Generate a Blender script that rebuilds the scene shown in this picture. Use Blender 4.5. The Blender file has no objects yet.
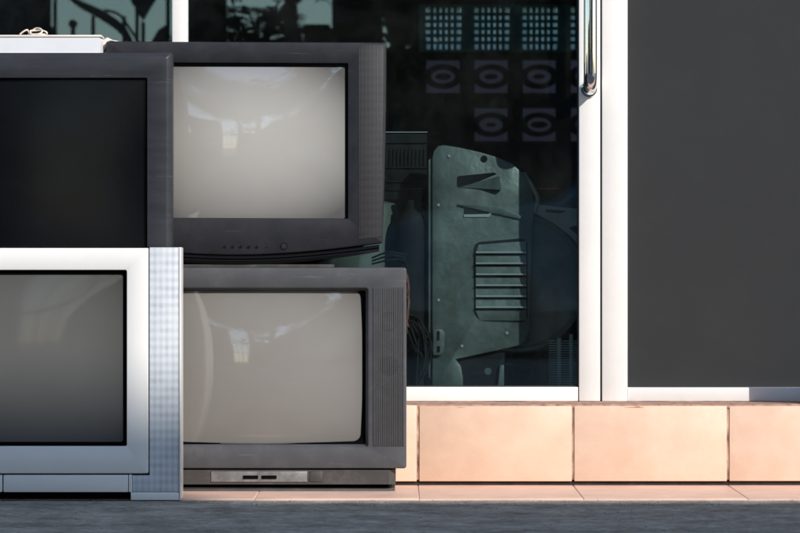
import bpy, bmesh, math, random
from mathutils import Vector, Matrix, noise
random.seed(7)
SC = bpy.context.scene
COL = SC.collection
R = math.radians

# ------------------------------------------------------------------ camera
H = 0.538            # eye height
F = 3262.0           # focal length in reference pixels (800 wide)
cam = bpy.data.objects.new('camera', bpy.data.cameras.new('camera'))
COL.objects.link(cam)
cam.location = (0, 0, H); cam.rotation_euler = (R(90), 0, 0)
cam.data.sensor_width = 36; cam.data.lens = 36 * F / 800
cam.data.clip_start = 0.1; cam.data.clip_end = 2000
cam.data.dof.use_dof = True; cam.data.dof.focus_distance = 7.75; cam.data.dof.aperture_fstop = 10
SC.camera = cam

# ------------------------------------------------------------------ light
SUN = Vector((0.85, -1.0, 0.80)).normalized()       # towards the sun
elev = math.asin(SUN.z); rot = math.atan2(SUN.x, SUN.y)
w = bpy.data.worlds.new('World'); SC.world = w; w.use_nodes = True
nt = w.node_tree; nt.nodes.clear()
sky = nt.nodes.new('ShaderNodeTexSky'); sky.sky_type = 'NISHITA'; sky.sun_disc = False
sky.sun_elevation = elev; sky.sun_rotation = rot; sky.air_density = 1.0; sky.dust_density = 0.3; sky.ozone_density = 1.1
bg = nt.nodes.new('ShaderNodeBackground'); bg.inputs['Strength'].default_value = 0.15
wo = nt.nodes.new('ShaderNodeOutputWorld')
nt.links.new(sky.outputs[0], bg.inputs[0]); nt.links.new(bg.outputs[0], wo.inputs[0])
sl = bpy.data.lights.new('sun', 'SUN'); sl.energy = 4.15; sl.angle = R(0.53); sl.color = (1.0, 0.955, 0.90)
so = bpy.data.objects.new('sun', sl); COL.objects.link(so)
so.rotation_euler = SUN.to_track_quat('Z', 'Y').to_euler(); so.location = SUN * 40
SC.render.engine = 'CYCLES'
SC.view_settings.view_transform = 'Standard'; SC.view_settings.look = 'None'
SC.view_settings.exposure = 0.28; SC.view_settings.gamma = 1
SC.cycles.max_bounces = 10; SC.cycles.transparent_max_bounces = 16; SC.cycles.glossy_bounces = 6

# ------------------------------------------------------------------ helpers
def X(px, d): return (px - 400.0) * d / F
def Z(py, d): return H + (266.5 - py) * d / F

def setin(node, key, val):
    if key in node.inputs: node.inputs[key].default_value = val

def mat(name, col, rough=0.5, metal=0.0, spec=0.5, coat=0.0, var=0.0, vscale=6.0, col2=None, stretch=(1, 1, 1),
        bump=0.0, bscale=200.0, rvar=0.0, dust=0.0, dustc=(.22, .215, .215), scratch=0.0, bdist=0.002):
    m = bpy.data.materials.new(name); m.use_nodes = True
    n = m.node_tree.nodes; L = m.node_tree.links
    p = n['Principled BSDF']
    p.inputs['Roughness'].default_value = rough; p.inputs['Metallic'].default_value = metal
    setin(p, 'Specular IOR Level', spec); setin(p, 'Coat Weight', coat); setin(p, 'Coat Roughness', 0.04)
    c4 = tuple(col) + (1,)
    p.inputs['Base Color'].default_value = c4
    tc = n.new('ShaderNodeTexCoord'); mp = n.new('ShaderNodeMapping')
    mp.inputs['Scale'].default_value = stretch
    L.new(tc.outputs['Object'], mp.inputs[0])
    last = None
    if var > 0 or col2:
        nz = n.new('ShaderNodeTexNoise'); nz.inputs['Scale'].default_value = vscale; nz.inputs['Detail'].default_value = 9
        nz.inputs['Roughness'].default_value = 0.62
        L.new(mp.outputs[0], nz.inputs['Vector'])
        rp = n.new('ShaderNodeValToRGB')
        rp.color_ramp.elements[0].position = 0.32; rp.color_ramp.elements[1].position = 0.68
        a = tuple(c * (1 - var) for c in col) + (1,)
        b = (tuple(col2) if col2 else tuple(min(1, c * (1 + var)) for c in col)) + (1,)
        rp.color_ramp.elements[0].color = a; rp.color_ramp.elements[1].color = b
        L.new(nz.outputs['Fac'], rp.inputs[0]); last = rp.outputs[0]
        if rvar > 0:
            mr = n.new('ShaderNodeMapRange'); mr.inputs['To Min'].default_value = max(0.02, rough - rvar); mr.inputs['To Max'].default_value = min(1, rough + rvar)
            L.new(nz.outputs['Fac'], mr.inputs[0]); L.new(mr.outputs[0], p.inputs['Roughness'])
    def overlay(fac_out, colr, strength):
        nonlocal last
        mx = n.new('ShaderNodeMix'); mx.data_type = 'RGBA'
        if last is not None: L.new(last, mx.inputs[6])
        else: mx.inputs[6].default_value = c4
        mx.inputs[7].default_value = tuple(colr) + (1,)
        mu = n.new('ShaderNodeMath'); mu.operation = 'MULTIPLY'; mu.inputs[1].default_value = strength
        L.new(fac_out, mu.inputs[0]); L.new(mu.outputs[0], mx.inputs[0]); last = mx.outputs[2]
    if dust > 0:
        nz = n.new('ShaderNodeTexNoise'); nz.inputs['Scale'].default_value = 14; nz.inputs['Detail'].default_value = 12; nz.inputs['Roughness'].default_value = 0.75
        L.new(tc.outputs['Object'], nz.inputs['Vector'])
        rp = n.new('ShaderNodeValToRGB'); rp.color_ramp.elements[0].position = 0.5; rp.color_ramp.elements[1].position = 0.78
        L.new(nz.outputs['Fac'], rp.inputs[0])
        overlay(rp.outputs[0], dustc, dust)
    if scratch > 0:
        ms = n.new('ShaderNodeMapping'); ms.inputs['Rotation'].default_value = (0, R(32), 0); ms.inputs['Scale'].default_value = (6, 6, 150)
        L.new(tc.outputs['Object'], ms.inputs[0])
        nz = n.new('ShaderNodeTexNoise'); nz.inputs['Scale'].default_value = 1.6; nz.inputs['Detail'].default_value = 4
        L.new(ms.outputs[0], nz.inputs['Vector'])
        rp = n.new('ShaderNodeValToRGB'); rp.color_ramp.elements[0].position = 0.69; rp.color_ramp.elements[1].position = 0.73
        L.new(nz.outputs['Fac'], rp.inputs[0])
        overlay(rp.outputs[0], tuple(min(1, c * 2.2 + 0.04) for c in col), scratch)
    if last is not None: L.new(last, p.inputs['Base Color'])
    if bump > 0:
        nz = n.new('ShaderNodeTexNoise'); nz.inputs['Scale'].default_value = bscale; nz.inputs['Detail'].default_value = 4
        L.new(mp.outputs[0], nz.inputs['Vector'])
        bp = n.new('ShaderNodeBump'); bp.inputs['Strength'].default_value = bump; bp.inputs['Distance'].default_value = bdist
        L.new(nz.outputs['Fac'], bp.inputs['Height']); L.new(bp.outputs[0], p.inputs['Normal'])
    return m

def grille_mat(name, col, dark, px, pz, sharp=0.5, rough=0.5, metal=0.0, moire=0.0, mx_=0.02, mz_=0.018):
    """perforated moulding: a grid of small holes at pitch px, pz, with an optional coarser weave."""
    m = bpy.data.materials.new(name); m.use_nodes = True
    n = m.node_tree.nodes; L = m.node_tree.links; p = n['Principled BSDF']
    p.inputs['Roughness'].default_value = rough; p.inputs['Metallic'].default_value = metal
    tc = n.new('ShaderNodeTexCoord'); sp = n.new('ShaderNodeSeparateXYZ'); L.new(tc.outputs['Object'], sp.inputs[0])
    def osc(out, pitch, phase=0.0):
        a = n.new('ShaderNodeMath'); a.operation = 'MULTIPLY_ADD'; a.inputs[1].default_value = 2 * math.pi / pitch; a.inputs[2].default_value = phase
        L.new(out, a.inputs[0]); b = n.new('ShaderNodeMath'); b.operation = 'SINE'; L.new(a.outputs[0], b.inputs[0])
        c = n.new('ShaderNodeMath'); c.operation = 'MULTIPLY_ADD'; c.inputs[1].default_value = .5; c.inputs[2].default_value = .5
        L.new(b.outputs[0], c.inputs[0]); return c.outputs[0]
    def mul(a, b, op='MULTIPLY'):
        q = n.new('ShaderNodeMath'); q.operation = op; L.new(a, q.inputs[0])
        if isinstance(b, float): q.inputs[1].default_value = b
        else: L.new(b, q.inputs[1])
        return q.outputs[0]
    h = mul(osc(sp.outputs[0], px), osc(sp.outputs[2], pz))
    h = mul(h, sharp)
    if moire > 0:
        g = mul(mul(osc(sp.outputs[0], mx_, .7), osc(sp.outputs[2], mz_), 'ADD'), moire * .5)
        h = mul(h, g, 'ADD')
    nz = n.new('ShaderNodeTexNoise'); nz.inputs['Scale'].default_value = 30; nz.inputs['Detail'].default_value = 6
    L.new(tc.outputs['Object'], nz.inputs['Vector'])
    h = mul(h, mul(nz.outputs['Fac'], 1.6), 'MULTIPLY')
    mx = n.new('ShaderNodeMix'); mx.data_type = 'RGBA'
    mx.inputs[6].default_value = tuple(col) + (1,); mx.inputs[7].default_value = tuple(dark) + (1,)
    L.new(h, mx.inputs[0]); L.new(mx.outputs[2], p.inputs['Base Color'])
    bp = n.new('ShaderNodeBump'); bp.inputs['Strength'].default_value = .5; bp.inputs['Distance'].default_value = -.001
    L.new(h, bp.inputs['Height']); L.new(bp.outputs[0], p.inputs['Normal'])
    return m

def glass_mat(name, tint, ior=1.6):
    m = bpy.data.materials.new(name); m.use_nodes = True
    n = m.node_tree.nodes; L = m.node_tree.links; n.clear()
    o = n.new('ShaderNodeOutputMaterial'); t = n.new('ShaderNodeBsdfTransparent'); t.inputs[0].default_value = tuple(tint) + (1,)
    g = n.new('ShaderNodeBsdfGlossy'); g.inputs['Roughness'].default_value = 0.0; g.inputs[0].default_value = (.80, .97, 1, 1)
    f = n.new('ShaderNodeFresnel')
    ge = n.new('ShaderNodeNewGeometry'); im = n.new('ShaderNodeMapRange'); im.inputs['To Min'].default_value = ior; im.inputs['To Max'].default_value = 1 / ior
    L.new(ge.outputs['Backfacing'], im.inputs[0]); L.new(im.outputs[0], f.inputs[0])
    mx = n.new('ShaderNodeMixShader'); L.new(f.outputs[0], mx.inputs[0]); L.new(t.outputs[0], mx.inputs[1]); L.new(g.outputs[0], mx.inputs[2])
    # a film of dust on the pane
    d = n.new('ShaderNodeBsdfDiffuse'); d.inputs[0].default_value = (.45, .44, .40, 1)
    tc = n.new('ShaderNodeTexCoord'); nz = n.new('ShaderNodeTexNoise'); nz.inputs['Scale'].default_value = 5; nz.inputs['Detail'].default_value = 12; nz.inputs['Roughness'].default_value = .7
    L.new(tc.outputs['Object'], nz.inputs['Vector'])
    mr = n.new('ShaderNodeMapRange'); mr.inputs['From Min'].default_value = .45; mr.inputs['From Max'].default_value = .8; mr.inputs['To Min'].default_value = 0.002; mr.inputs['To Max'].default_value = 0.016
    L.new(nz.outputs['Fac'], mr.inputs[0])
    m2 = n.new('ShaderNodeMixShader'); L.new(mr.outputs[0], m2.inputs[0]); L.new(mx.outputs[0], m2.inputs[1]); L.new(d.outputs[0], m2.inputs[2])
    L.new(m2.outputs[0], o.inputs[0])
    return m

def tag(o, label=None, cat=None, group=None, kind=None):
    if label: o['label'] = label
    if cat: o['category'] = cat
    if group: o['group'] = group
    if kind: o['kind'] = kind
    return o

def thing(name, loc, label, cat, group=None):
    o = bpy.data.objects.new(name, None); o.empty_display_size = .05; o.location = loc; COL.objects.link(o)
    return tag(o, label, cat, group)

def wloc(o):
    v = Vector((0, 0, 0))
    while o is not None: v = v + Vector(o.location); o = o.parent
    return v

class MB:
    def __init__(s): s.bm = bmesh.new()
    def loft(s, loops, cap0=False, cap1=False, closed=True):
        vs = [[s.bm.verts.new(p) for p in lp] for lp in loops]
        n = len(vs[0])
        for a, b in zip(vs, vs[1:]):
            for i in range(n if closed else n - 1):
                j = (i + 1) % n
                try: s.bm.faces.new((a[i], a[j], b[j], b[i]))
                except ValueError: pass
        if cap0: s.bm.faces.new(list(reversed(vs[0])))
        if cap1: s.bm.faces.new(vs[-1])
        return s
    def box(s, x0, x1, y0, y1, z0, z1, bev=0.0, seg=2):
        t = bmesh.new()
        bmesh.ops.create_cube(t, size=1)
        for v in t.verts:
            v.co = Vector(((x0 + x1) / 2 + v.co.x * (x1 - x0), (y0 + y1) / 2 + v.co.y * (y1 - y0), (z0 + z1) / 2 + v.co.z * (z1 - z0)))
        if bev > 0: bmesh.ops.bevel(t, geom=list(t.edges), offset=bev, segments=seg, profile=.5, affect='EDGES')
        s.join(t); return s
    def join(s, t):
        mp = {v: s.bm.verts.new(v.co) for v in t.verts}
        for f in t.faces:
            try: s.bm.faces.new([mp[v] for v in f.verts])
            except ValueError: pass
        t.free()
    def prism(s, pts, y0, y1, bev=0.0):
        """polygon in (x, z), extruded in depth"""
        t = bmesh.new()
        a = [t.verts.new((x, y0, z)) for x, z in pts]; b = [t.verts.new((x, y1, z)) for x, z in pts]
        n = len(pts); t.faces.new(a); t.faces.new(list(reversed(b)))
        for i in range(n): t.faces.new((a[i], b[i], b[(i + 1) % n], a[(i + 1) % n]))
        bmesh.ops.recalc_face_normals(t, faces=list(t.faces))
        if bev > 0: bmesh.ops.bevel(t, geom=[e for e in t.edges if abs(e.verts[0].co.y - y0) < 1e-6 and abs(e.verts[1].co.y - y0) < 1e-6], offset=bev, segments=2, profile=.5, affect='EDGES')
        s.join(t); return s
    def cyl(s, c, axis, r0, r1, h, n=24, cap=True):
        c = Vector(c); q = Vector(axis).to_track_quat('Z', 'Y')
        lo = []
        for k, r in ((0, r0), (1, r1)):
            lo.append([c + q @ Vector((r * math.cos(2 * math.pi * i / n), r * math.sin(2 * math.pi * i / n), k * h)) for i in range(n)])
        return s.loft(lo, cap, cap)
    def tube(s, pts, r, n=8, cap=True):
        pts = [Vector(p) for p in pts]; lo = []; up = Vector((0.13, 0.31, 0.94))
        rr = r if isinstance(r, (list, tuple)) else [r] * len(pts)
        t0 = (pts[1] - pts[0]).normalized(); u = t0.cross(up).normalized()
        for i, p in enumerate(pts):
            a = pts[max(0, i - 1)]; b = pts[min(len(pts) - 1, i + 1)]; t = (b - a).normalized()
            u = (u - t * u.dot(t)).normalized(); v = t.cross(u)
            lo.append([p + (u * math.cos(2 * math.pi * k / n) + v * math.sin(2 * math.pi * k / n)) * rr[i] for k in range(n)])
        return s.loft(lo, cap, cap)
    def build(s, name, m, parent=None, sharp=38, recalc=True):
        bm = s.bm
        if recalc: bmesh.ops.recalc_face_normals(bm, faces=list(bm.faces))
        off = wloc(parent)
        if parent is not None: bmesh.ops.translate(bm, verts=list(bm.verts), vec=-off)
        for f in bm.faces: f.smooth = True
        for e in bm.edges:
            if len(e.link_faces) != 2 or e.calc_face_angle(0) > R(sharp): e.smooth = False
        me = bpy.data.meshes.new(name); bm.to_mesh(me); bm.free()
        me.materials.append(m)
        o = bpy.data.objects.new(name, me); COL.objects.link(o)
        if parent is not None: o.parent = parent
        return o

def spline(pts, sub=6):
    pts = [Vector(p) for p in pts]; out = []
    P = [pts[0]] + pts + [pts[-1]]
    for i in range(1, len(P) - 2):
        a, b, c, d = P[i - 1], P[i], P[i + 1], P[i + 2]
        for k in range(sub):
            t = k / sub
            out.append(.5 * ((2 * b) + (c - a) * t + (2 * a - 5 * b + 4 * c - d) * t * t + (3 * b - a - 3 * c + d) * t ** 3))
    out.append(pts[-1]); return out

def rrect(x0, x1, z0, z1, r, bow=0.0, nc=6, ns=8):
    r = max(r, 1e-5); out = []
    def side(ax, az, bx, bz, nx, nz):
        for k in range(ns):
            t = k / ns; bb = bow * (1 - (2 * t - 1) ** 2)
            out.append((ax + (bx - ax) * t + nx * bb, az + (bz - az) * t + nz * bb))
    def corner(cx, cz, a0):
        for k in range(nc):
            a = a0 + math.pi / 2 * k / nc
            out.append((cx + r * math.cos(a), cz + r * math.sin(a)))
    side(x1, z0 + r, x1, z1 - r, 1, 0); corner(x1 - r, z1 - r, 0)
    side(x1 - r, z1, x0 + r, z1, 0, 1); corner(x0 + r, z1 - r, math.pi / 2)
    side(x0, z1 - r, x0, z0 + r, -1, 0); corner(x0 + r, z0 + r, math.pi)
    side(x0 + r, z0, x1 - r, z0, 0, -1); corner(x1 - r, z0 + r, 1.5 * math.pi)
    return out
def at(lp, y): return [(x, y, z) for x, z in lp]

def bezel(o, i, yf, yb, rout, rin, bev, bi, recess, bow=0.0, slope=0.0):
    """front frame with an opening; o and i are (x0, x1, z0, z1)"""
    def rr(b, g, r, bw=0.0): return rrect(b[0] + g, b[1] - g, b[2] + g, b[3] - g, max(r - g, .0006), bw)
    m = MB(); lo = [at(rr(o, 0, rout), yb), at(rr(o, 0, rout), yf + bev), at(rr(o, bev * .3, rout), yf + bev * .3), at(rr(o, bev, rout), yf),
                    at(rr(i, -bi, rin, bow), yf), at(rr(i, -bi * .3, rin, bow), yf + bi * .3), at(rr(i, 0, rin, bow), yf + bi), at(rr(i, slope, rin, bow), yf + recess)]
    m.loft(lo); return m

def screen(i, y, bulge, r, bow=0.0, rings=22):
    """convex picture tube face"""
    x0, x1, z0, z1 = i; cx = (x0 + x1) / 2; cz = (z0 + z1) / 2; hx = (x1 - x0) / 2; hz = (z1 - z0) / 2; D2 = hx * hx + hz * hz
    m = MB(); lo = []
    base = rrect(x0, x1, z0, z1, r, bow)
    for k in range(rings):
        s = 1 - k / rings
        lo.append([(cx + (x - cx) * s, y - bulge * (1 - min(1, abs(x - cx) * s / hx) ** 2) * (1 - min(1, abs(z - cz) * s / hz) ** 2), cz + (z - cz) * s) for x, z in base])
    m.loft(lo, False, False)
    c = m.bm.verts.new((cx, y - bulge, cz)); m.bm.verts.ensure_lookup_table()
    last = [m.bm.verts[len(m.bm.verts) - 1 - len(base) + q] for q in range(len(base))]
    for q in range(len(base)): m.bm.faces.new((last[q], last[(q + 1) % len(base)], c))
    return m

def housing(secs, r=0.02):
    """rear shell: list of (x0,x1,z0,z1,y)"""
    m = MB(); m.loft([at(rrect(a, b, c, d, r), y) for a, b, c, d, y in secs], True, True); return m

# ------------------------------------------------------------------ materials
M = {}
M['asphalt'] = mat('concrete_ground', (.275, .255, .222), .9, var=.4, vscale=55.0, stretch=(.8, 1.2, 1), bump=1.0, bscale=90, spec=.3, dust=.12, dustc=(.36,.35,.34), bdist=.008)
_g = M['asphalt'].node_tree; _p = _g.nodes['Principled BSDF']; _src = _p.inputs['Base Color'].links[0].from_socket
_tc = _g.nodes.new('ShaderNodeTexCoord'); _nz = _g.nodes.new('ShaderNodeTexNoise'); _nz.inputs['Scale'].default_value = 7; _nz.inputs['Detail'].default_value = 14; _nz.inputs['Roughness'].default_value = .72
_mr = _g.nodes.new('ShaderNodeMapRange'); _mr.inputs['From Min'].default_value = .35; _mr.inputs['From Max'].default_value = .65; _mr.inputs['To Min'].default_value = .55; _mr.inputs['To Max'].default_value = 1.45
_mm = _g.nodes.new('ShaderNodeMix'); _mm.data_type = 'RGBA'; _mm.blend_type = 'MULTIPLY'; _mm.inputs[0].default_value = 1
_g.links.new(_tc.outputs['Object'], _nz.inputs['Vector']); _g.links.new(_nz.outputs['Fac'], _mr.inputs[0]); _g.links.new(_src, _mm.inputs[6]); _g.links.new(_mr.outputs[0], _mm.inputs[7]); _g.links.new(_mm.outputs[2], _p.inputs['Base Color'])
M['apron'] = mat('apron_tile', (.70, .46, .36), .45, var=.1, vscale=9, bump=.1, bscale=300, dust=.25)
M['tile'] = mat('peach_tile', (.70, .475, .345), .42, var=.05, vscale=12, col2=(.735, .53, .40), bump=.12, bscale=150, dust=.08, dustc=(.55,.30,.18))
M['grout'] = mat('brown_grout', (.13, .065, .04), .95, var=.5, vscale=60, bump=.6, bscale=150)
M['joint'] = mat('tile_joint', (.16, .07, .04), .95, var=.3, vscale=60, col2=(.62, .44, .33), stretch=(1, 1, .35), bump=.8, bscale=200, bdist=.003)
M['gap_shade'] = mat('painted_gap_shade', (.022, .013, .01), .95, var=.5, vscale=40)
M['mortar'] = mat('rough_mortar', (.36, .21, .15), .95, var=.45, vscale=45, bump=.9, bscale=120, dust=.3)
M['frame'] = mat('white_aluminium', (.80, .775, .745), .38, var=.03, vscale=8, dust=.06)
M['seal'] = mat('rubber_seal', (.02, .02, .02), .7)
M['panel'] = mat('dark_panel', (.030, .031, .032), .6, var=.06, vscale=2.6, spec=.12, dust=.02)
M['plaster'] = mat('plaster', (.62, .60, .55), .9, var=.1, vscale=4, bump=.3, bscale=60)
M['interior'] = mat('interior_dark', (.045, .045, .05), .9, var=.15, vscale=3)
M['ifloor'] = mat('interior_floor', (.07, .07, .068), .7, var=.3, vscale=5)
M['chrome'] = mat('chrome', (.78, .78, .80), .06, 1.0)
M['glass'] = glass_mat('shop_glass', (.80, .87, .88), 1.76)
M['silver'] = mat('silver_plastic', (.76, .745, .715), .34, metal=0.0, var=.03, vscale=5, coat=.15, dust=.05, scratch=.05)
M['silver_dark'] = mat('dark_silver_plastic', (.20, .21, .22), .5)  # darker grey plastic of the rear housing
M['sgrille'] = grille_mat('silver_grille', (.64, .66, .68), (.38, .41, .44), .0035, .0035, .22, .4, moire=.85, mx_=.0138, mz_=.0193)
M['blk'] = mat('black_plastic', (.025, .027, .032), .42, spec=.3, var=.15, vscale=16, stretch=(.3, 1, 3), dust=.05, scratch=.5, rvar=.1)
M['blk2'] = mat('charcoal_plastic', (.019, .019, .023), .45, spec=.25, var=.2, vscale=20, dust=.05, scratch=.3, bump=.12, bscale=900)
M['bgrille'] = grille_mat('charcoal_grille', (.032, .030, .032), (.010, .010, .011), .0028, .0028, .8, .6, moire=.5, mx_=.009, mz_=.0185)
M['gloss'] = mat('black_gloss', (.008, .008, .009), .12, spec=.6)
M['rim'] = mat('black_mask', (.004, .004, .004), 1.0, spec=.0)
M['gry'] = mat('grey_plastic', (.066, .067, .072), .5, spec=.3, var=.10, vscale=14, dust=.12, scratch=.35, bump=.15, bscale=800)
M['gry_g'] = mat('grey_grille', (.062, .062, .064), .6, spec=.25, var=.1, vscale=25, dust=.12)
M['gry_p'] = mat('grey_pedestal', (.045, .041, .038), .55, var=.18, vscale=14, dust=.25, scratch=.3)
M['strip'] = mat('worn_metal_strip', (.22, .22, .22), .35, metal=.4, var=.35, vscale=30, dust=.6)
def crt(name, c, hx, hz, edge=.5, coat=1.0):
    """picture tube: bright centre and darker rim are light painted into the base colour"""
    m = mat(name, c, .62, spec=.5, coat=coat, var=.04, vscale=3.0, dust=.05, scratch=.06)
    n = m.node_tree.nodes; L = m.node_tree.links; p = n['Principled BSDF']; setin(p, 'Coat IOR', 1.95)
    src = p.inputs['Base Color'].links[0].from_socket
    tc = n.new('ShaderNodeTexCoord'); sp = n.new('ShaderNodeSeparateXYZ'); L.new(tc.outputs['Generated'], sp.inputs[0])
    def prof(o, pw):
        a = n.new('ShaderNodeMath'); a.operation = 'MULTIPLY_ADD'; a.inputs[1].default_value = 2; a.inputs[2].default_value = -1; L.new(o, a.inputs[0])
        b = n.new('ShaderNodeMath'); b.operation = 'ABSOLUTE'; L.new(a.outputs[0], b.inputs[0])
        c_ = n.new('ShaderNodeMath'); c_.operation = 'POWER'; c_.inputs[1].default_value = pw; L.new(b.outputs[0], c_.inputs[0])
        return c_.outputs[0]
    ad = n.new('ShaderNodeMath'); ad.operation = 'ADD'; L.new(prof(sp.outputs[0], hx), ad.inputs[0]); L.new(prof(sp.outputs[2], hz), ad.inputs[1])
    mr = n.new('ShaderNodeMapRange'); mr.inputs['From Max'].default_value = 1.7; mr.inputs['To Min'].default_value = 1; mr.inputs['To Max'].default_value = 1 - edge  # rim darkening painted into the colour, in place of reflected light
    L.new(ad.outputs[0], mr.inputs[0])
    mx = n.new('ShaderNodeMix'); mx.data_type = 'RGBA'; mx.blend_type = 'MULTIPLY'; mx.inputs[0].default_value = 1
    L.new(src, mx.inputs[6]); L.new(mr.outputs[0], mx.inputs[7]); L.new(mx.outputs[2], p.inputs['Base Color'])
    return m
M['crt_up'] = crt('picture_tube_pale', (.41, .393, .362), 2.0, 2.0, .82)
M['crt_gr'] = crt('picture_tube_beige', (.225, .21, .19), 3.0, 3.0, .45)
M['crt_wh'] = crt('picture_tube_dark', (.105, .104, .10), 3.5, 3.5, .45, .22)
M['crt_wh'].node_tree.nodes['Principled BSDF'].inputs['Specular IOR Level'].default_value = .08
M['crt_bk'] = mat('black_screen', (.0035, .0042, .006), .1, spec=.15, var=.3, vscale=4)
M['teal'] = mat('teal_grey_casting', (.115, .138, .126), .42, metal=.3, var=.45, vscale=9, dust=.35, dustc=(.26,.28,.22), scratch=.5, bump=.7, bscale=9, bdist=.012)
M['olive'] = mat('olive_casting', (.26, .27, .20), .5, metal=.2, var=.2, vscale=10, dust=.3, bump=.2, bscale=90)
M['black_m'] = mat('dark_machine', (.009, .010, .011), .7, spec=.12, var=.4, vscale=30, dust=.03)
M['wire'] = mat('cable_grey', (.014, .014, .014), .7, spec=.15, var=.3, vscale=30)
M['cream_wire'] = mat('cream_cable', (.72, .60, .50), .5)
M['bag'] = mat('pale_plastic_bag', (.80, .70, .62), .35, var=.05, vscale=40)
M['box'] = mat('pale_grey_case', (.66, .67, .69), .4, var=.04, vscale=4, dust=.06)
M['box_top'] = mat('pale_grey_case_lid', (.70, .62, .56), .45, dust=.1)
M['red'] = mat('red_rod', (.45, .06, .05), .4)
M['fin'] = mat('aluminium_fins', (.40, .44, .41), .45, metal=.3, dust=.3)
M['block'] = mat('glass_block_frame', (.05, .085, .09), .25)
M['vent'] = mat('vent_block_concrete', (.045, .04, .045), .9, var=.2, vscale=20)
M['iron'] = mat('black_iron', (.015, .015, .016), .45)
M['wall'] = mat('compound_wall', (.06, .055, .05), .95, var=.3, vscale=2.5, bump=.3, bscale=30)
M['building'] = mat('building_paint', (.32, .29, .25), .9, var=.12, vscale=.8, bump=.2, bscale=20)
M['wglass'] = mat('window_glass', (.03, .04, .05), .05, spec=.8)
M['bark'] = mat('bark', (.07, .055, .04), .9, var=.4, vscale=12, bump=.6, bscale=25)
M['leaf'] = mat('leaf', (.035, .06, .025), .5, var=.4, vscale=3, col2=(.06, .10, .035))
M['carpaint'] = mat('blue_car_paint', (.12, .20, .26), .2, metal=.2, coat=1.0)
M['tyre'] = mat('tyre', (.02, .02, .02), .8)
M['mauve'] = mat('mauve_wall', (.23, .17, .20), .9, var=.1)
# translucent glass block core
gb = bpy.data.materials.new('glass_block_core'); gb.use_nodes = True
_n = gb.node_tree.nodes; _p = _n['Principled BSDF']; _p.inputs['Base Color'].default_value = (.70, .85, .80, 1); _p.inputs['Roughness'].default_value = .3
_tr = _n.new('ShaderNodeBsdfTranslucent'); _tr.inputs[0].default_value = (.85, 1, .95, 1)
_mx = _n.new('ShaderNodeMixShader'); _mx.inputs[0].default_value = .92
gb.node_tree.links.new(_p.outputs[0], _mx.inputs[1]); gb.node_tree.links.new(_tr.outputs[0], _mx.inputs[2])
gb.node_tree.links.new(_mx.outputs[0], _n['Material Output'].inputs[0]); M['gbcore'] = gb

_b = M['block'].node_tree; _t = _b.nodes.new('ShaderNodeBsdfTranslucent'); _t.inputs[0].default_value = (.10, .24, .25, 1)
_a = _b.nodes.new('ShaderNodeAddShader'); _b.links.new(_b.nodes['Principled BSDF'].outputs[0], _a.inputs[0]); _b.links.new(_t.outputs[0], _a.inputs[1]); _b.links.new(_a.outputs[0], _b.nodes['Material Output'].inputs[0])
# ------------------------------------------------------------------ ground
def grid(x0, x1, y0, y1, nx, ny, z):
    m = MB(); vs = [[m.bm.verts.new((x0 + (x1 - x0) * i / nx, y0 + (y1 - y0) * j / ny, z)) for i in range(nx + 1)] for j in range(ny + 1)]
    for j in range(ny):
        for i in range(nx): m.bm.faces.new((vs[j][i], vs[j][i + 1], vs[j + 1][i + 1], vs[j + 1][i]))
    return m
g = grid(-400, 400, -400, 400, 4, 4, 0).build('ground', M['asphalt']); tag(g, kind='structure')
# tiled apron, butted tiles with grout lines
YA0, YW = 7.505, 7.96
pitch = 155 * YW / F
jx = [X(418, YW) + pitch * k for k in range(-14, 14)]
tag(MB().box(jx[0], jx[-1], YA0, YW + .013, -.05, .003).build('pavement_bed', M['mortar']), kind='structure')
m = MB()
for a, b in zip(jx, jx[1:]):
    m.box(a + .0008, b - .0008, YA0 - .001, YW + .004, -.04, .0045, .0012, 1)
tag(m.build('pavement', M['apron']), kind='structure')

# ------------------------------------------------------------------ shop building
YF = 8.10            # front of the white door frames
ZS = 0.2025          # sill height
shop = thing('shop_building', (0, YW, 0), 'peach tiled shop front with white framed sliding glass door and dark panel', 'building')
XL, XR = jx[1], jx[-2]
wall = MB().box(XL, XR, YW + .014, YF + .02, 0, ZS - .012).build('plinth', M['grout'], shop)
tiles_m = []
for q_ in (1.0, .965, 1.02, .98):
    t_m = M['tile'].copy(); t_m.name = 'peach_tile'; rp_ = [n_ for n_ in t_m.node_tree.nodes if n_.type == 'VALTORGB'][0]
    for e_ in rp_.color_ramp.elements: e_.color = (min(1, e_.color[0] * q_), e_.color[1] * q_ ** 1.4, e_.color[2] * q_ ** 1.8, 1)
    [n_ for n_ in t_m.node_tree.nodes if n_.type == 'MAPPING'][0].inputs['Location'].default_value = (q_ * 37, 3, q_ * 11)
    tiles_m.append(t_m)
for a, b in zip(jx[1:-2], jx[2:-1]):
    c = (a + b) / 2
    lo, hi = Z(481.2, YW) + random.uniform(-.0012, .0008), Z(405.5, YW) + random.uniform(-.001, .001)
    if b < jx[-2]: MB().box(b - .0026, b + .0026, YW - .002, YW + .0128, lo + .004, hi - .003, .0003).build('joint', M['joint'], wall)
    MB().box(a + .0029, b - .0029, YW - .006 + random.uniform(0, .0015), YW + .013, lo, hi, .0022, 2).build('plinth_tile', random.choice(tiles_m), wall)
MB().box(XL, XR, YW + .002, YW + .0125, .0035, Z(480.8, YW)).build('base_shade_strip', M['gap_shade'], shop)  # dark strip paints the shade in the gap under the tiles
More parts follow.
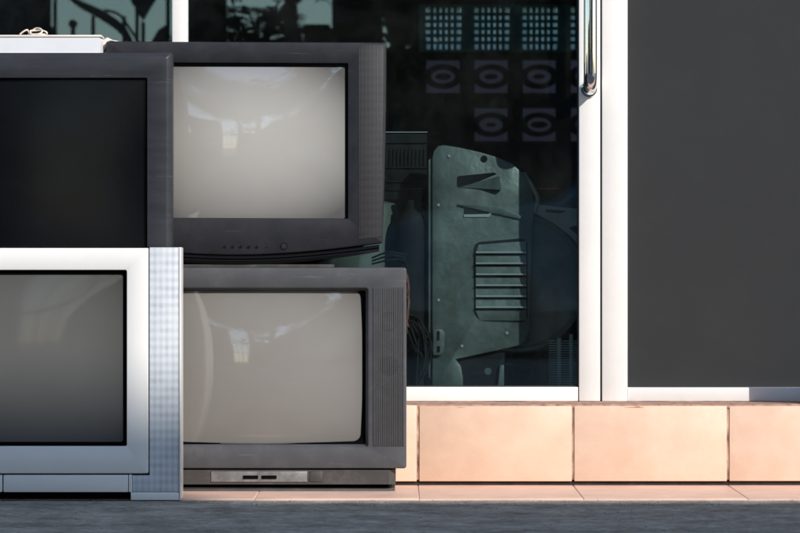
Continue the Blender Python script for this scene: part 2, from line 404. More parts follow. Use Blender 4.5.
# rough mortar sill
m = MB(); n = 260; top = []; 
lo = []
for k in range(n + 1):
    x = XL + (XR - XL) * k / n
    a = noise.noise(Vector((x * 9, 1.3, 0))) * .003 + noise.noise(Vector((x * 40, 5.3, 0))) * .0022
    b = noise.noise(Vector((x * 15, 9.3, 0))) * .0018
    zt = ZS + b
    lo.append([(x, YW + .004, zt - .014), (x, YW - .004 + a, zt - .009), (x, YW - .001 + a, zt - .001), (x, YW + .02, zt), (x, YF + .06, zt + .001), (x, YF + .06, zt - .014)])
m.loft(lo, True, True).build('sill', M['mortar'], shop)

def fbox(parent, name, px0, px1, y0, y1, z0, z1, m=None, bev=.002, d=None):
    d = d or y0
    return MB().box(X(px0, d), X(px1, d), y0, y1, z0, z1, bev).build(name, m or M['frame'], parent)
ZT = 2.45
ZB = Z(399.5, YF)     # bottom of rails
# left fixed window: mullion 172-187
win = MB().box(X(172, YF), X(187.5, YF), YF, YF + .05, ZS, ZT, .003).build('window', M['frame'], shop)
MB().box(-4.2, X(172, YF) - .0005, YF, YF + .05, ZS, Z(387, YF), .003).build('bottom_rail', M['frame'], win)
MB().box(-4.2, X(172, YF) - .0005, YF, YF + .05, ZT - .05, ZT, .003).build('top_rail', M['frame'], win)
MB().box(-4.2, X(172, YF) + .004, YF + .022, YF + .028, Z(387, YF) - .01, ZT - .04).build('pane', M['glass'], win)
# door leaf
door = MB()
door.box(X(579, YF), X(600.3, YF), YF, YF + .045, ZS + .001, ZT, .0022)
d_o = door.build('door', M['frame'], shop)
MB().box(X(187.8, YF), X(578.6, YF), YF + .004, YF + .045, ZS + .001, Z(387, YF), .002).build('bottom_rail', M['frame'], d_o)
MB().box(X(187.8, YF), X(578.6, YF), YF + .004, YF + .045, ZT - .06, ZT, .002).build('top_rail', M['frame'], d_o)
MB().box(X(187.8, YF), X(579, YF) + .004, YF + .021, YF + .027, Z(387, YF) - .008, ZT - .05).build('pane', M['glass'], d_o)
m = MB(); m.box(X(577.4, YF), X(579, YF), YF + .012, YF + .02, Z(387, YF), ZT - .06); m.box(X(188, YF), X(577.4, YF), YF + .012, YF + .02, Z(387, YF), Z(385.8, YF))
m.build('rubber_seal', M['seal'], d_o)
# chrome pull handle, elbows into the stile
hx = X(590.3, YF - .06); hz = Z(88, YF - .05); rr_ = .0168
pts = [(hx, YF, hz)]
pts += [(hx, YF - .035, hz)]
for k in range(1, 9):
    a = math.pi / 2 * k / 8; pts.append((hx, YF - .035 - .035 * math.sin(a), hz + .035 * (1 - math.cos(a))))
pts += [(hx, YF - .07, hz + .2), (hx, YF - .07, 1.55)]
for k in range(1, 9):
    a = math.pi / 2 * k / 8; pts.append((hx, YF - .035 - .035 * math.cos(a), 1.55 + .035 * math.sin(a)))
pts += [(hx, YF, 1.585)]
m = MB().tube(pts, rr_, 24); 
hd = m.build('handle', M['chrome'], d_o, sharp=60)
for z_ in (hz, 1.585): MB().cyl((hx, YF - .0005, z_), (0, -1, 0), rr_ + .0045, rr_ + .003, .008, 28).build('handle_flange', M['chrome'], hd)
# right hand frame and dark panel
sc = MB(); sc.box(X(602.0, YF), X(627.5, YF), YF - .004, YF + .05, ZS + .001, ZT, .002)
sc_o = sc.build('panel_window', M['frame'], shop)
MB().box(X(600.6, YF), X(601.8, YF), YF + .02, YF + .05, ZS, ZT).build('rubber_seal', M['seal'], sc_o)
MB().box(X(627.7, YF), 3.2, YF - .001, YF + .05, ZS + .001, Z(387.5, YF), .002).build('bottom_rail', M['frame'], sc_o)
MB().box(X(627.7, YF), 3.2, YF - .001, YF + .05, ZT - .05, ZT, .002).build('top_rail', M['frame'], sc_o)
MB().box(X(625, YF), 3.2, YF + .026, YF + .034, Z(388, YF), ZT - .04).build('dark_panel', M['panel'], sc_o)
# upper facade, side walls, rear wall, roof
YB = 13.6
m = MB(); m.box(-4.6, 4.0, YF - .02, YF + .14, ZT + .002, 3.3); m.box(-4.6, -4.203, YF - .02, YF + .14, 0, ZT); m.box(3.203, 4.0, YF - .02, YF + .14, 0, ZT)
m.build('wall', M['plaster'], shop)
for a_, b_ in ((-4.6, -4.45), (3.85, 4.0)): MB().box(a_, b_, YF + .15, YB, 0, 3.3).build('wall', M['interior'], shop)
MB().box(-4.8, 4.2, YF - .25, YB + .4, 3.302, 3.45, .01).build('roof', M['plaster'], shop)
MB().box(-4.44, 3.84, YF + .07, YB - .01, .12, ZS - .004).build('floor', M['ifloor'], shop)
# back wall with a row of glass blocks over rows of pierced vent blocks
px_m = F / YB
bw = 48.2 / px_m; bx0 = X(419.0, YB)
cols = range(0, 6)
z_gt, z_gb = Z(4.5, YB), Z(52, YB)
ops_x0, ops_x1 = bx0, bx0 + bw * 6
z_v = [z_gb - .0 - bw * k for k in range(0, 3)]
m = MB()
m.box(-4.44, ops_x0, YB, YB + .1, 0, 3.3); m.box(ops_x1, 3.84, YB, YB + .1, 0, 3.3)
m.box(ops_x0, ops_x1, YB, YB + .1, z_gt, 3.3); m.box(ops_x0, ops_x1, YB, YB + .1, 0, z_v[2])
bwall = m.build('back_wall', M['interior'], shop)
for c in cols:
    x0 = bx0 + bw * c + .016 + (.02 if c == 0 else 0) * 0; x1 = bx0 + bw * (c + 1) - .016 + .0
    x0 += .004
    # block body: dark grid with bright cells
    m = MB(); nn = 6; cw = (x1 - x0 - .02) / nn; chh = (z_gt - z_gb - .02) / nn
    m.box(x0 - .0198, x0 + .010, YB, YB + .08, z_gb, z_gt); m.box(x1 - .010, x1 + .0205, YB, YB + .08, z_gb, z_gt)
    m.box(x0 + .01, x1 - .01, YB, YB + .08, z_gt - .01, z_gt); m.box(x0 + .01, x1 - .01, YB, YB + .08, z_gb, z_gb + .01)
    for k in range(1, nn):
        m.box(x0 + .01 + cw * k - .007, x0 + .01 + cw * k + .007, YB + .01, YB + .03, z_gb + .01, z_gt - .01)
        m.box(x0 + .01, x1 - .01, YB + .012, YB + .028, z_gb + .01 + chh * k - .0065, z_gb + .01 + chh * k + .0065)
    b = m.build('glass_block', M['block'], bwall)
    MB().box(x0 + .009, x1 - .009, YB + .05, YB + .056, z_gb + .009, z_gt - .009).build
    t = MB().box(x0 + .011, x1 - .011, YB + .045, YB + .052, z_gb + .011, z_gt - .011); t.build('block_core', M['gbcore'], b) if False else t.bm.free()
    MB().box(x0 + .011, x1 - .011, YB + .045, YB + .052, z_gb + .011, z_gt - .011).build('glass_core', M['gbcore'], bwall)
def ring(m, cx, cz, r0, r1, y0, y1, n=28, sx=1.0, sz=1.0):
    lo = []
    for (r, y) in ((r1, y0), (r1, y1), (r0, y1), (r0, y0), (r1, y0)):
        lo.append([(cx + r * sx * math.cos(2 * math.pi * k / n), y, cz + r * sz * math.sin(2 * math.pi * k / n)) for k in range(n)])
    m.loft(lo)
for row in range(2):
    for c in cols:
        x0 = bx0 + bw * c; x1 = x0 + bw; zt = z_v[row]; zb = zt - bw; cx = (x0 + x1) / 2; cz = (zt + zb) / 2
        m = MB(); e = bw * .10
        if c == 0 and row == 1:
            m.box(x0, x1, YB, YB + .09, zb, zt); m.build('vent_block', M['vent'], bwall); continue
        es = bw * .155; m.box(x0, x0 + es, YB, YB + .09, zb, zt); m.box(x1 - es, x1, YB, YB + .09, zb, zt)
        m.box(x0 + es, x1 - es, YB, YB + .09, zt - e * 1.5, zt); m.box(x0 + es, x1 - es, YB, YB + .09, zb, zb + e * 1.5); e = es
        ring(m, cx, cz, bw * .25, bw * .40, YB + .003, YB + .085, sz=.62)
        ring(m, cx, cz, .001, bw * random.uniform(.10, .19), YB + .003, YB + .085, sz=.34)
        m.box(x0 + e, cx - bw * .33, YB + .005, YB + .08, cz - .012, cz + .012); m.box(cx + bw * .33, x1 - e, YB + .005, YB + .08, cz - .012, cz + .012)
        m.build('vent_block', M['vent'], bwall)
nb = thing('neighbour_wall', (.8, YB + 2.2, 0), 'mauve wall glimpsed through the pierced blocks behind the shop', 'wall')
MB().box(-5, 5, YB + 2.2, YB + 2.4, 0, 1.64).build('wall', M['mauve'], nb)
# unseen plate added on the sill at right, shading the end of the rail
pb = thing('rail_shade_plate', (1.2, 7.97, ZS), 'unseen plate added on the sill to shade the end of the rail', 'tile')
m = MB(); m.box(.982, 1.45, 7.962, 7.975, ZS + .001, .349, .002); m.build('body', M['plaster'], pb)

# ------------------------------------------------------------------ TV 1: silver
D = 7.485
tv = thing('television', (X(9.5, D), D + .2, 0), 'large silver CRT television with perforated side speakers, standing lowest at the left', 'television', 'old televisions stacked outside the shop')
ox0, ox1 = X(-130, D), X(148.5, D); S = (X(-108, D), X(127, D), Z(446, D), Z(270, D))
m = bezel((ox0, ox1, Z(473.3, D), Z(248, D)), S, D - .006, D + .05, .004, .004, .003, .002, .009)
fr = m.build('bezel', M['silver'], tv)
b2 = MB(); lo = []
I2 = (S[0] + .012, S[1] - .0095, S[2] + .0095, S[3] - .011)
b2.loft([at(rrect(*S, .004), D + .0025), at(rrect(*I2, .006), D + .0060)]); b2.build('screen_mask', M['rim'], tv)
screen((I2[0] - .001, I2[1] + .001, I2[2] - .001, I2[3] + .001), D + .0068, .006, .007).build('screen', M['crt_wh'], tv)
# shell behind the bezel (top lip and sides)
TW0, TW1 = X(-161, D), X(180, D)
m = MB(); m.loft([at(rrect(TW0, TW1, Z(493, D), Z(247, D), .004), D + .012), at(rrect(TW0, TW1, Z(493, D), Z(247, D), .004), D + .10), at(rrect(TW0 + .02, TW1 - .02, Z(480, D), Z(256, D), .01), D + .115)], False, True)
m.build('cabinet', M['silver'], tv)
hz1 = .4685
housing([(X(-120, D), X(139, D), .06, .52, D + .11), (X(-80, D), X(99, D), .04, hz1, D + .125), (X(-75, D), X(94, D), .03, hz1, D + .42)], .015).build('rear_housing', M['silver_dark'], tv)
for sgn in (1, -1):
    def xx(p): return X(9.5 + sgn * (p - 9.5), D)
    def bx(m, p0, p1, y0, y1, q0, q1, bev=.0012): a, b = sorted((xx(p0), xx(p1))); m.box(a, b, y0, y1, Z(q1, D), Z(q0, D), bev)
    m = MB(); pl = [(149.6, 247.4), (179.2, 247.4), (179.2, 491.5), (132.5, 491.5), (132.5, 475.2), (149.6, 475.2)]
    pts = [(xx(a), Z(b, D)) for a, b in pl]
    m.prism(pts, D - .003, D + .02, .0015); m.build('speaker_grille', M['sgrille'], tv)
    m = MB(); bx(m, 179.4, 180.6, D - .005, D + .09, 247.5, 500, .0005); bx(m, 131, 179, D - .006, D + .05, 492, 500, .002); bx(m, 129, 132.2, D - .005, D + .02, 474.5, 492)
    m.build('side_trim', M['silver'], tv)
m = MB(); m.box(X(-128, D), X(3 - .6, D), D - .0045, D + .02, Z(492, D), Z(474.8, D), .002); m.box(X(3.6, D), X(128.4, D), D - .0045, D + .02, Z(492, D), Z(474.8, D), .002)
m.build('flap', M['silver'], tv)
m = MB(); m.box(X(-110, D), X(131, D), D + .012, D + .09, .0045, Z(492.5, D)); m.box(X(-105, D), X(72, D), D + .004, D + .012, .0065, Z(497, D)); 
m.build('base', M['rim'], tv)
MB().box(X(-160, D), X(179, D), D + .0, D + .12, .0046, .0085).build('foot', M['rim'], tv)

# ------------------------------------------------------------------ TV 2: black, behind the silver one
D = 7.62
zb = hz1 + .0005
t2 = thing('television', (X(13, D), D + .15, zb), 'black flat faced television, unlit screen, perched behind and above the silver television', 'television', 'old televisions stacked outside the shop')
zs = .506
o2 = (X(-146, D), X(172, D), zb, Z(52.5, D)); S = (X(-121, D), X(147, D), zs, Z(78, D))
def rr(b, g, r): return rrect(b[0] + g, b[1] - g, b[2] + g, b[3] - g, max(r, .0006))
m = MB()
m.loft([at(rr(o2, 0, .004), D + .055), at(rr(o2, 0, .004), D + .013), at(rr(o2, .0015, .004), D + .009), at(rr(o2, .012, .003), D + .0005), at(rr(o2, .0135, .003), D), at(rr(S, -.002, .003), D + .001), at(rr(S, -.0007, .003), D + .0014), at(rr(S, 0, .003), D + .012)])
m.build('bezel', M['blk'], t2)
MB().loft([at(rr(S, 0, .003), D + .0105), at(rr(S, .004, .003), D + .012)]).build('screen_mask', M['rim'], t2)
screen(S, D + .0125, .002, .003).build('screen', M['crt_bk'], t2)
housing([(X(-100, D), X(100, D), zb + .002, Z(64, D), D + .054), (X(-80, D), X(78, D), zb + .002, Z(90, D), D + .2), (X(-60, D), X(60, D), zb + .002, Z(120, D), D + .28)], .02).build('rear_housing', M['rim'], t2)

# ------------------------------------------------------------------ TV 4: grey on the apron
D = 7.745
t4 = thing('television', (X(260, D), D + .15, .0045), 'grey CRT television with ribbed speaker panel and beige screen, standing on the tiled apron', 'television', 'old televisions stacked outside the shop')
o4 = (X(113, D), X(406.5, D), Z(468.5, D), Z(267.5, D)); S = (X(152, D), X(368, D), Z(447, D), Z(288, D))
m = bezel(o4, S, D, D + .11, .007, .006, .005, .003, .022, 0, .010)
m.build('bezel', M['gry'], t4)
S2 = (X(158.5, D), X(360.5, D), Z(441.5, D), Z(291, D))
# dark mask between moulding and tube
def rr5(b, g, r, bow): return rrect(b[0] + g, b[1] - g, b[2] + g, b[3] - g, r, bow)
MB().loft([at(rr5(S, .006, .006, 0), D + .0135), at(rr5(S2, -.001, .018, .0045), D + .019), at(rr5(S2, -.001, .018, .0045), D + .024)]).build('screen_mask', M['rim'], t4)
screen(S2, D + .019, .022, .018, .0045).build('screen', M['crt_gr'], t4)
for sgn in (1, -1):
    def xx(p): return X(260 + sgn * (p - 260), D)
    a, b = sorted((xx(373), xx(404.3)))
    z0, z1 = Z(446.5, D), Z(287, D)
    m = MB(); n = 17; bwid = (b - a) / n
    m.box(a, b, D - .0005, D + .002, z0, z1)
    gp = m.build('speaker_panel', M['gry_g'], t4)
    for sy in (322, 366): MB().cyl(((a + b) / 2, D - .00055, Z(sy, D)), (0, -1, 0), .024, .024, .0003, 28).build('speaker_cone', M['rim'], gp)
    m = MB()
    for k in range(n): m.box(a + bwid * k + .0006, a + bwid * (k + 1) - .0006, D - .0022, D - .0006, z0 + .0015, z1 - .0015, .0008, 1)
    m.build('ribs', M['gry_g'], gp)
m = MB(); z0 = Z(484.5, D); z1 = Z(470, D)
PX0, PX1 = X(131, D), X(389, D)
m.loft([[(PX0, D + .008, z), (PX1, D + .008, z), (PX1 + .016, D + .022, z), (PX1 + .016, D + .17, z), (PX0 - .016, D + .17, z), (PX0 - .016, D + .022, z)] for z in (z0, z1)], True, True)
m.build('pedestal', M['gry_p'], t4)
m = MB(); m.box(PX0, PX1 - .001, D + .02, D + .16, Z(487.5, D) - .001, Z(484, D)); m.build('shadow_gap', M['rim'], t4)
m = MB()
zt_, zb_ = Z(487.6, D), .0046
m.loft([[(PX0, D + .0, z - dz), (PX1 - .002, D + .0, z - dz), (PX1 + .014, D + .012, z), (PX1 + .014, D + .17, z), (PX0 - .014, D + .17, z), (PX0 - .014, D + .012, z)] for z, dz in ((zb_, 0), (zt_, .003))], True, True)
m.build('base_tray', M['gry_p'], t4)
m = MB().box(X(211, D), X(307, D), D + .0055, D + .009, Z(482, D), Z(471.5, D), .0008); cp = m.build('control_strip', M['strip'], t4)
for a, b in ((243, 258), (261.5, 276.5)): MB().box(X(a, D), X(b, D), D + .0025, D + .006, Z(479, D), Z(475.5, D), .001).build('button', M['rim'], cp)
MB().box(X(309.5, D), X(322.5, D), D + .006, D + .009, Z(482, D), Z(471.5, D), .001).build('sensor_window', M['gry_p'], t4)
MB().box(PX0 - .01, PX1 + .008, D + .02, D + .12, Z(470.2, D), Z(467.8, D)).build('underside', M['rim'], t4)
housing([(X(117, D), X(402, D), Z(466, D), Z(269.5, D), D + .108), (X(128, D), X(390, D), .19, Z(274, D), D + .16), (X(133, D), X(385, D), .225, Z(279, D), D + .21), (X(170, D), X(350, D), .25, Z(300, D), D + .34)], .02).build('rear_housing', M['gry_p'], t4)
# frayed wires hanging down the side
m = MB()
for k in range(4):
    px = [(X(402 + random.uniform(0, 5), D) + .004, D + .125 + k * .006, Z(272, D))]
    for q in range(1, 8):
        px.append((X(405.8 + random.uniform(-1.2, 2.6), D) + .004, D + .125 + k * .006 + random.uniform(-.004, .004), Z(272 + q * random.uniform(6, 9), D)))
    m.tube(spline(px, 4), .0006, 6)
m.build('loose_wires', mat('rusty_wire', (.10, .05, .03), .7, var=.4, vscale=60), t4)

# ------------------------------------------------------------------ TV 3: charcoal with bowed chin on the grey one
D = 7.752
z4 = o4[3]
t3 = thing('television', (X(246, D), D + .15, z4), 'charcoal CRT television with bowed glossy chin and pale screen, sitting on the grey television', 'television', 'old televisions stacked outside the shop')
L3, R3 = X(106, D), X(386.3, D); S = (X(144, D), X(348, D), Z(218.5, D), Z(63, D))
def chin(px): 
    t = (px - 246) / 140.0; return 255.2 - 13.5 * (t * t) + 3.0 * abs(t) ** 3 - 2.2 * t
N = 40
# front: lofted frame whose lower edge follows the chin
def outer(g, r=.006, low=0.0):
    pts = rrect(L3 + g, R3 - g, 0, Z(42, D) - g, r, 0, 6, 24)
    out = []
    zt = Z(42, D) - g
    for x, z in pts:
        px = 400 + x * F / D; zc = Z(chin(min(386, max(106, px))), D) + g + low
        f = (zt - z) / zt
        zz = zt - f * (zt - zc)
        # cabinet narrows slightly downwards on the right
        xs = x - (.010 * f * f if x > 0 - .37 else 0) * max(0, min(1, (x + .6) / .5)) 
        out.append((xs, zz))
    return out
def inn(g, r=.003): return rrect(S[0] - g, S[1] + g, S[2] - g, S[3] + g, r, 0, 6, 24)
tilt = lambda pts, y: [(x, y, z - (x - X(246, D)) * .004) for x, z in pts]
m = MB()
m.loft([tilt(outer(0), D + .11), tilt(outer(0), D + .006), tilt(outer(.0018), D + .0018), tilt(outer(.006), D),
        tilt(inn(.002), D), tilt(inn(.0006), D + .0006), tilt(inn(0), D + .002), tilt(inn(-.0004), D + .0035)])
m.build('bezel', M['blk2'], t3)
S3 = (S[0] + .006, X(345.2, D), S[2] + .001, Z(66.5, D))
MB().loft([tilt(rrect(*(S[0], S[1], S[2], S[3]), .003), D + .0032), tilt(rrect(*S3, .004), D + .0070), tilt(rrect(*S3, .004), D + .012)]).build('screen_mask', M['rim'], t3)
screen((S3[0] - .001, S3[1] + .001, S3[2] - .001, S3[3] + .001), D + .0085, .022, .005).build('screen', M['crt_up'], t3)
for sgn in (1,):
    def xx(p): return X(246 + sgn * (p - 246), D)
    a, b = sorted((xx(358.5), xx(384))); 
    pts = [(a, Z(44.5, D)), (b, Z(44.5, D)), (b - (.006 if sgn > 0 else 0), Z(236, D)), (a, Z(239, D))]
    m = MB().prism([(x, z - (x - X(246, D)) * .004) for x, z in pts], D - .0012, D + .003, .0008); m.build('speaker_grille', M['bgrille'], t3)
# glossy bowed lip under the face
m = MB(); lo = []
for k in range(N + 1):
    px = 108 + (379 - 108) * k / N; x = X(px, D); t = (px - 246) / 140
    zt = Z(chin(px) + .6, D) - (x - X(246, D)) * .004
    th = (.022 - .006 * t * t)
    lo.append([(x, D + .10, zt), (x, D + .003, zt), (x, D - .003, zt - .003), (x, D - .0035, zt - .0065), (x, D + .0015, zt - .0075), (x, D - .0005, zt - .0115), (x, D + .004, zt - .0125),
               (x, D + .006, zt - th * .75), (x, D + .014, zt - th), (x, D + .10, zt - th * .6)])
m.loft(lo, True, True).build('chin', M['gloss'], t3)
m = MB().loft([at(rrect(X(130, D), X(334, D), z4 + .0006, z4 + .0075, .002), D + .012), at(rrect(X(130, D), X(334, D), z4 + .0006, z4 + .0075, .002), D + .2)], True, True)
m.build('stand', M['gry_p'], t3)
m = MB(); m.prism([(X(150, D), z4 + .0075), (X(312, D), z4 + .0075), (X(330, D), z4 + .026), (X(140, D), z4 + .026)], D + .03, D + .18); m.build('neck', M['rim'], t3)
for k in range(5): MB().cyl((X(225 + k * 8, D), D - .002, Z(246.6 + k * .12, D)), (0, 1, 0), .0034, .0034, .004, 14).build('button', M['gloss'], t3)
MB().cyl((X(266.5, D), D - .001, Z(247.4, D)), (0, 1, 0), .0014, .0014, .004, 10).build('indicator_light', M['gloss'], t3)
m = MB(); lo = []; ring(m, X(284, D), Z(246.2, D), .0072, .0085, D - .0012, D + .002); m.build('power_button', M['gloss'], t3)
MB().cyl((X(284, D), D - .0008, Z(246.2, D)), (0, 1, 0), .0066, .0066, .003, 20).build('power_button', M['blk2'], t3)
housing([(X(110, D), X(381, D), Z(240, D), Z(44, D), D + .108), (X(140, D), X(352, D), z4 + .03, Z(58, D), D + .19), (X(165, D), X(330, D), z4 + .05, Z(90, D), D + .325)], .02).build('rear_housing', M['rim'], t3)

# ------------------------------------------------------------------ pale box with cable, plastic bag
D = 7.70
zb = o2[3]
bxx = thing('set_top_box', (X(-40, D), D + .04, zb), 'flat pale grey set-top box lying on top of the black television', 'set-top box')
m = MB(); m.loft([at(rrect(X(-70, D), X(99.5, D), zb + .0005, Z(37.3, D), .001), D), at(rrect(X(-70, D) - .001, X(99.5, D) + .001, zb + .0005, Z(37.2, D), .001), D + .003), at(rrect(X(-70, D), X(99.5, D) + .003, zb + .0005, Z(37.2, D), .001), D + .065)], True, True)
m.build('case', M['box'], bxx)
MB().box(X(-71, D), X(101.5, D), D - .0025, D + .07, Z(37.1, D), Z(35, D), .001).build('lid', M['box_top'], bxx)
MB().box(X(-71, D), X(99.5, D), D - .002, D + .002, zb + .0004, zb + .004, .0008).build('front_lip', M['silver'], bxx)
zt = Z(35, D)
m = MB(); cx = X(34, D)
pts = []
def loop(cx, cy, rx, ry, z0, z1, a0, a1, n=14):
    return [(cx + rx * math.cos(a0 + (a1 - a0) * k / n), cy + ry * math.sin(a0 + (a1 - a0) * k / n), z0 + (z1 - z0) * (.5 - .5 * math.cos(a0 + (a1 - a0) * k / n + .9))) for k in range(n + 1)]
P1 = [(X(19, D), D + .02, zt + .003), (X(23, D), D + .018, zt + .010), (X(26.5, D), D + .02, zt + .013), (X(28, D), D + .026, zt + .006),
      (X(30, D), D + .03, zt + .010), (X(34, D), D + .032, zt + .0175), (X(39, D), D + .024, zt + .0165), (X(41.5, D), D + .014, zt + .009), (X(38, D), D + .01, zt + .003), (X(31, D), D + .012, zt + .003),
      (X(29.5, D), D + .02, zt + .011), (X(35, D), D + .026, zt + .012), (X(40.5, D), D + .02, zt + .012), (X(45.5, D), D + .016, zt + .008), (X(46, D), D + .02, zt + .003)]
m.tube(spline(P1, 6), .0020, 8)
P2 = [(X(26, D), D + .04, zt + .0025), (X(32, D), D + .014, zt + .0025), (X(41, D), D + .008, zt + .0025), (X(44, D), D + .03, zt + .0025), (X(35, D), D + .045, zt + .003)]
m.tube(spline(P2, 6), .0020, 8)
c = m.build('coiled_cable', M['cream_wire'], sharp=70); tag(c, 'small tangle of cream cable lying on the pale set-top box', 'cable')
# crumpled bag between box and charcoal television
D3 = 7.765; m = MB(); pr = []
zt3 = Z(42, 7.70)
prof = [(102.5, 38.6, 52.5), (105, 37.2, 51.5), (107, 37.0, 46), (109, 38.0, 42.8), (111.5, 39.2, 41.6), (114, 40.0, 41.7), (117, 40.4, 41.8), (119, 41.2, 41.8)]
lo = []
for k, (px, a, b) in enumerate(prof):
    x = X(px, D3); z1 = Z(a, D3); z0 = Z(b, D3); r = []
    for q in range(14):
        an = 2 * math.pi * q / 14; wob = .0028 * noise.noise(Vector((k * .9, q * .8, 3)))
        r.append((x + wob * .6, D3 + .02 + .018 * math.cos(an) + wob, (z0 + z1) / 2 + (z1 - z0) / 2 * math.sin(an) * (1 + wob * 60)))
    lo.append(r)
m.loft(lo, True, True); bg_ = m.build('plastic_bag', M['bag'], sharp=25); tag(bg_, 'crumpled pale plastic bag tucked between the set-top box and charcoal television', 'bag')

# ------------------------------------------------------------------ machinery inside, seen through the glass
D = 8.27
def p(a, b, d=D): return (X(a, d), Z(b, d))
mc = thing('engine_housing', (X(500, D), D + .1, ZS - .004), 'teal grey metal machine housing with louvres and round drum behind the shop glass', 'machine')
pl = [(432, 158), (433.5, 151), (438, 146), (444, 145), (460, 147.5), (480, 152), (497, 157), (512, 163.5), (523, 173), (531, 186), (535, 203), (533, 226), (530, 330), (527, 340), (519, 346), (456, 359.5), (461, 366), (463, 378), (463, 391), (432, 391)]
m = MB(); m.prism([p(*q) for q in pl], D, D + .016, .005)
plate = m.build('plate', M['teal'], mc)
m = MB(); m.prism([p(*q) for q in [(428.5, 160), (431.5, 158), (431.5, 378), (428.5, 378)]], D + .008, D + .05, .001); m.build('flange', M['teal'], mc)
# slots, hole
m = MB(); m.prism([p(*q) for q in [(457, 177.5), (459, 176), (494, 172.5), (497, 174), (480, 181), (459, 187.5), (457, 186)]], D - .001, D + .0005); m.build('slot', M['black_m'], plate)
m = MB(); m.prism([p(*q) for q in [(464, 208.5), (488, 208), (493.5, 211), (488, 214), (464, 214.5)]], D - .001, D + .0005); m.build('slot', M['black_m'], plate)
m = MB(); m.prism([p(*q) for q in [(464, 214.5), (488, 214), (493.5, 211), (489, 217), (464, 217)]], D - .003, D + .0005); m.build('slot_lip', M['fin'], plate)  # paler material paints the sunlit highlight along the slot
m = MB(); m.cyl((X(484, D), D - .001, Z(159, D)), (0, 1, 0), .0088, .0088, .002, 20); m.build('hole', M['black_m'], plate)
# folded wedge
t = MB(); A = p(459, 187.5); B = p(499, 176); C = p(501, 190); E = p(480, 188.5)
v = [t.bm.verts.new(q) for q in ((A[0], D - .001, A[1]), (B[0], D - .010, B[1]), (C[0], D - .016, C[1]), (E[0], D - .004, E[1]), (B[0], D, B[1]), (C[0], D, C[1]))]
for f in ((0, 1, 2, 3), (0, 4, 1), (1, 4, 5, 2), (2, 5, 3)): t.bm.faces.new([v[q] for q in f])
t.build('folded_lip', M['teal'], plate)
m = MB(); m.prism([p(*q) for q in [(458, 204), (500, 207), (522, 216.5), (520, 219), (490, 212.5), (458, 205.2)]], D - .006, D + .001, .001); m.build('ridge', M['teal'], plate)
# louvre bay
bp_ = [(473.5, 249), (475, 244.5), (479, 242), (519, 238.5), (525, 239.5), (527.5, 243), (527.5, 317), (525.5, 321), (521, 322.5), (484, 321), (478, 318.5), (474.2, 313)]
m = MB(); m.prism([p(*q) for q in bp_], D - .0012, D + .0005); bay = m.build('louvre_bay', M['black_m'], plate)
for k in range(7):
    y0 = 244.6 + k * 10.95; x0 = 475.8; x1 = 526.2; y1 = y0 + 8.4 if k < 6 else 320
    a = p(x0 + (3 if k == 0 else 0), y0); b = p(x1, y0 - (3.5 if k == 0 else 0)); c = p(x1, y1); d_ = p(x0 + (4 if k == 6 else 0), y1)
    t = MB(); pr_ = .007 if k < 6 else .0016
    t.loft([[(a[0], D - .0014, a[1]), (d_[0], D - pr_, d_[1]), (d_[0], D - .0014, d_[1] - .001)], [(b[0], D - .0014, b[1]), (c[0], D - pr_, c[1]), (c[0], D - .0014, c[1] - .001)]], True, True)
    t.build('louvre', M['teal'], bay)
    if k < 6: MB().tube([(d_[0], D - .0092, d_[1] + .0012), (c[0], D - .0092, c[1] + .0012)], .0024, 8).build('louvre_lip', M['fin'], bay)  # pale lip stands in for the sun highlight on each louvre edge
for a_, b_ in ((438.5, 205), (438.5, 300), (462, 346), (507, 333), (449, 156)): MB().cyl((X(a_, D), D + .001, Z(b_, D)), (0, -1, 0), .0042, .0036, .0035, 8).build('bolt', M['fin'], plate)
# round drum
cxd, czd = p(517, 283, D + .03); rd = 71 * (D + .03) / F
m = MB(); lo = []
for r, y in ((rd, .16), (rd, .012), (rd - .006, .004), (rd - .014, .003), (rd - .02, .010), (rd - .06, .012), (.03, .004), (.0, .004)):
    lo.append([(cxd + max(r, .0005) * math.cos(2 * math.pi * k / 64), D + .016 + y, czd + max(r, .0005) * math.sin(2 * math.pi * k / 64)) for k in range(64)])
m.loft(lo, True, True); m.build('drum', M['teal'], mc)
# lower foot
m = MB(); m.prism([p(*q) for q in [(441, 377), (458, 362), (500, 352), (505, 353), (505, 385), (500, 388), (441, 390)]], D + .015, D + .05, .003); ft = m.build('foot', M['black_m'], mc)
m = MB(); m.prism([p(*q) for q in [(500, 365), (504, 365), (504, 392), (491, 392), (498, 384)]], D + .004, D + .02, .002); m.build('bracket', M['teal'], mc)
m = MB(); m.cyl((X(488, D), D + .012, Z(371.5, D)), (0, 1, 0), .009, .009, .006, 18); m.build('bolt', M['teal'], mc)
# base / feet to floor
m = MB(); m.box(X(440, D), X(575, D), D + .05, D + .3, ZS - .0035, Z(352, D)); m.build('base', M['black_m'], mc)
# small bracket with slots
m = MB(); m.prism([p(*q) for q in [(433, 329), (441, 329), (444.5, 332), (444.5, 351), (441, 355), (433, 355)]], D - .012, D - .002, .002); br = m.build('bracket', M['teal'], mc)
m = MB(); m.prism([p(*q) for q in [(437, 331), (439.5, 331), (439.5, 340), (437, 340)]], D - .0135, D - .0118); m.prism([p(*q) for q in [(437, 346), (440, 346), (440, 352), (437, 352)]], D - .0135, D - .0118); m.build('slot', M['black_m'], br)
